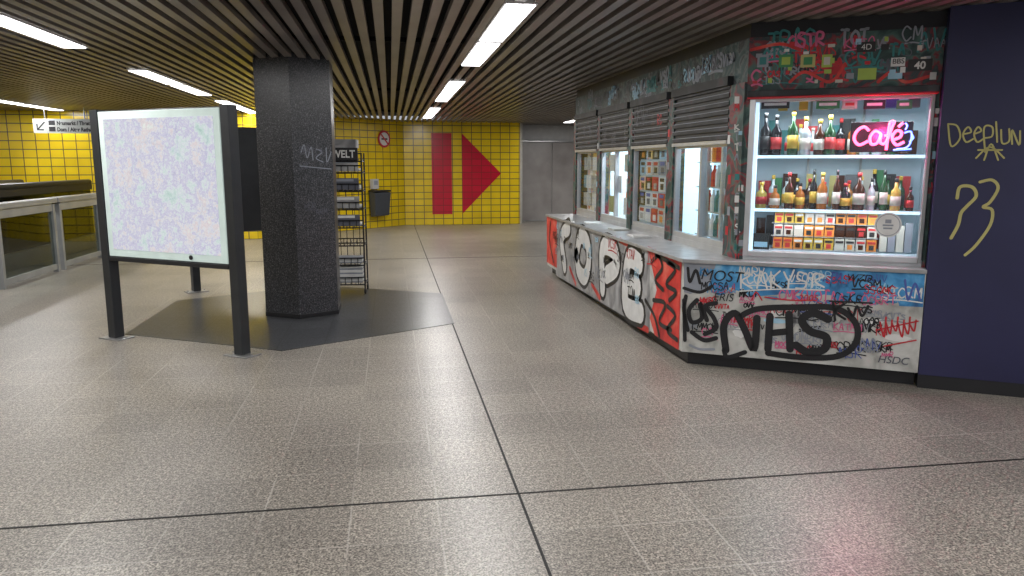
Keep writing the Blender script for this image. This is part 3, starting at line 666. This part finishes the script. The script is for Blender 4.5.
for q in range(6): K([(880+q*6,322+q*.5),(884+q*6,337-q%3*3),(886+q*6,317+q%2*3)], .011, 'sred')
K([(876,330),(918,321)], .010, 'sred'); K([(884,346),(916,340)], .010, 'sred')
K([(860,352),(862,338),(868,352),(873,338),(878,352)], .01, 'sgrey'); K([(905,280),(908,300),(915,283),(920,300)], .014, 'sblue')
b.obj('graffiti_counter_front', parent=kiosk)
for i, (t, px, py, h, k, ti) in enumerate((('MOST',700,279,.085,'sblack',-2),('ERIS',713,300,.06,'sblack',0),('WZD',846,280,.05,'sblack',0),('HSDC',877,362,.055,'sdgrey',0),('2005',798,301,.05,'sred',4),('Ki7',862,352,.05,'sgrey',0))):
    text('tag_%d' % i, t, SF, px, py, h, k, kiosk, tilt=ti, shear=.2, off=.008)
# ---- fascia graffiti & stickers
b = MB()
random.seed(5)
for q in range(40):
    tag(b, SWin, random.uniform(.0,1.15), random.uniform(2.16,2.44), random.uniform(.04,.13), random.randint(1,4), random.uniform(.006,.018), random.choice(['steal','sgrey','sdgrey','sred','sblack','steal','spink','lg']), .002+q*.00003)
M['lime'] = mat('sticker_lime', (.35,.48,.08), .5)
for px, py, w_, h_, k in ((763,61,.08,.09,'sgrey'),(786,61,.10,.09,'lg'),(808,61,.10,.09,'syel'),(827,61,.07,.09,'lime'),(866,47,.12,.07,'lk'),(867,74,.12,.08,'lime'),(898,62,.09,.06,'swhite'),(920,65,.15,.08,'lk'),(850,76,.05,.04,'sgrey'),(885,47,.05,.04,'lk'),(895,76,.09,.04,'slb'),(933,76,.04,.05,'swhite')):
    u, z = SWin.uv(px, py); rect(b, SWin, u, z, w_, h_, k, .005)
    if h_ == .09: rect(b, SWin, u, z, w_*.6, h_*.6, {'lg':'lime','syel':'lg','lime':'lw','sgrey':'steal'}[k], .0065)
for q in range(26):
    rect(b, SWin, random.uniform(.02,1.2), random.uniform(2.16,2.46), random.uniform(.02,.05), random.uniform(.02,.04), random.choice(['swhite','sgrey','lime','slb','lw','sred','lk']), .0045+q*.00002)
for l_ in ([(790,82),(805,72),(830,82),(845,64)], [(878,82),(892,72),(905,82),(930,76)], [(751,50),(780,44),(800,50)]):
    stroke(b, SWin, l_, .022, 'red', .0035)
for q in range(16):
    u, z = SWin.uv(random.choice((739,739,936)), 110+q*10)
    tag(b, SWin, u-.03, z, .05, 1, .009, random.choice(['sgrey','steal','swhite','sred','sblack']), .0035)
for q in range(14):
    u, z = SWin.uv(random.choice((737,741,935,938)), 100+q*11); rect(b, SWin, u, z, .035, random.uniform(.03,.06), random.choice(['sgrey','lg','steal','slb','swhite','sdgrey']), .005)
b.obj('graffiti_fascia_front', parent=kiosk)
text('sticker_text_1', '40', SWin, 914, 69, .05, 'swhite', kiosk, bold=.002, off=.008); text('sticker_text_2', '4D', SWin, 861, 50, .04, 'swhite', kiosk, off=.008)
text('sticker_text_3', 'BBS', SWin, 892, 64, .035, 'sblack', kiosk, off=.008)
b = MB()
for q in range(44):
    tag(b, SSide, random.uniform(.1,5.1), random.uniform(2.28,2.42), random.uniform(.06,.13), random.randint(1,4), random.uniform(.012,.03), random.choice(['slb','sgrey','sdgrey','steal','sgrey','sblack']), .003+q*.00003)
for q in range(14):
    tag(b, SSide, random.uniform(.1,5.1), random.uniform(1.85,2.05), random.uniform(.08,.16), random.randint(1,3), .010, random.choice(['sdgrey','sdgrey','sdgrey','sred']), .034)
for y0, y1 in wins:
    for q in range(4): rect(b, SSide, 11.0-y0+.06+random.uniform(-.04,.04), random.uniform(1.0,2.1), .05, .07, random.choice(['sgrey','sred','slb','swhite','steal']), .024)
b.obj('graffiti_fascia_side', parent=kiosk)

# ------------------------------------------------------------ navy wall on the right
b = MB()
b.box(SEND+.005, SEND+.70, 0, .12, .1, CZ, 'navy', TF); b.box(SEND+.71, SEND+1.9, 0, .12, .1, CZ, 'navy', TF); b.box(SEND+1.91, SEND+3.3, 0, .12, .1, CZ, 'navy', TF)
b.box(SEND+.70, SEND+.71, .01, .12, .1, CZ, 'sblack', TF)
b.box(SEND+.005, SEND+3.3, .006, .12, 0, .1, 'black', TF)
nw = b.obj('wall_navy')
b = MB()
Y = lambda p, w_=.011: stroke(b, SF, p, w_, 'syel', .004)
for p in ([(948,124),(951,146),(960,138),(957,126),(948,124)], [(964,134),(971,132),(968,127),(963,134),(966,142),(973,139)], [(974,134),(981,131),(978,127),(974,134),(977,142),(983,139)], [(985,152),(984,128),(992,127),(992,136),(985,138)], [(996,122),(997,142)], [(1001,130),(1002,143),(1009,141),(1009,129)], [(1012,144),(1012,130),(1019,145),(1020,131)],
          [(976,158),(990,147),(1004,158)], [(984,160),(991,144),(998,160)], [(978,150),(1002,150)]): Y(p)
Y([(957,198),(960,187),(972,187),(976,196),(967,206),(961,213),(958,225),(951,238)], .021)
Y([(980,182),(992,180),(998,188),(990,202),(983,207),(992,210),(990,225),(976,245),(965,255)], .019)
b.obj('graffiti_navy_wall', parent=nw)

# ------------------------------------------------------------ world
w = bpy.data.worlds.new('world'); sc.world = w; w.use_nodes = True
w.node_tree.nodes['Background'].inputs[0].default_value = (.88,.92,1,1); w.node_tree.nodes['Background'].inputs[1].default_value = .5
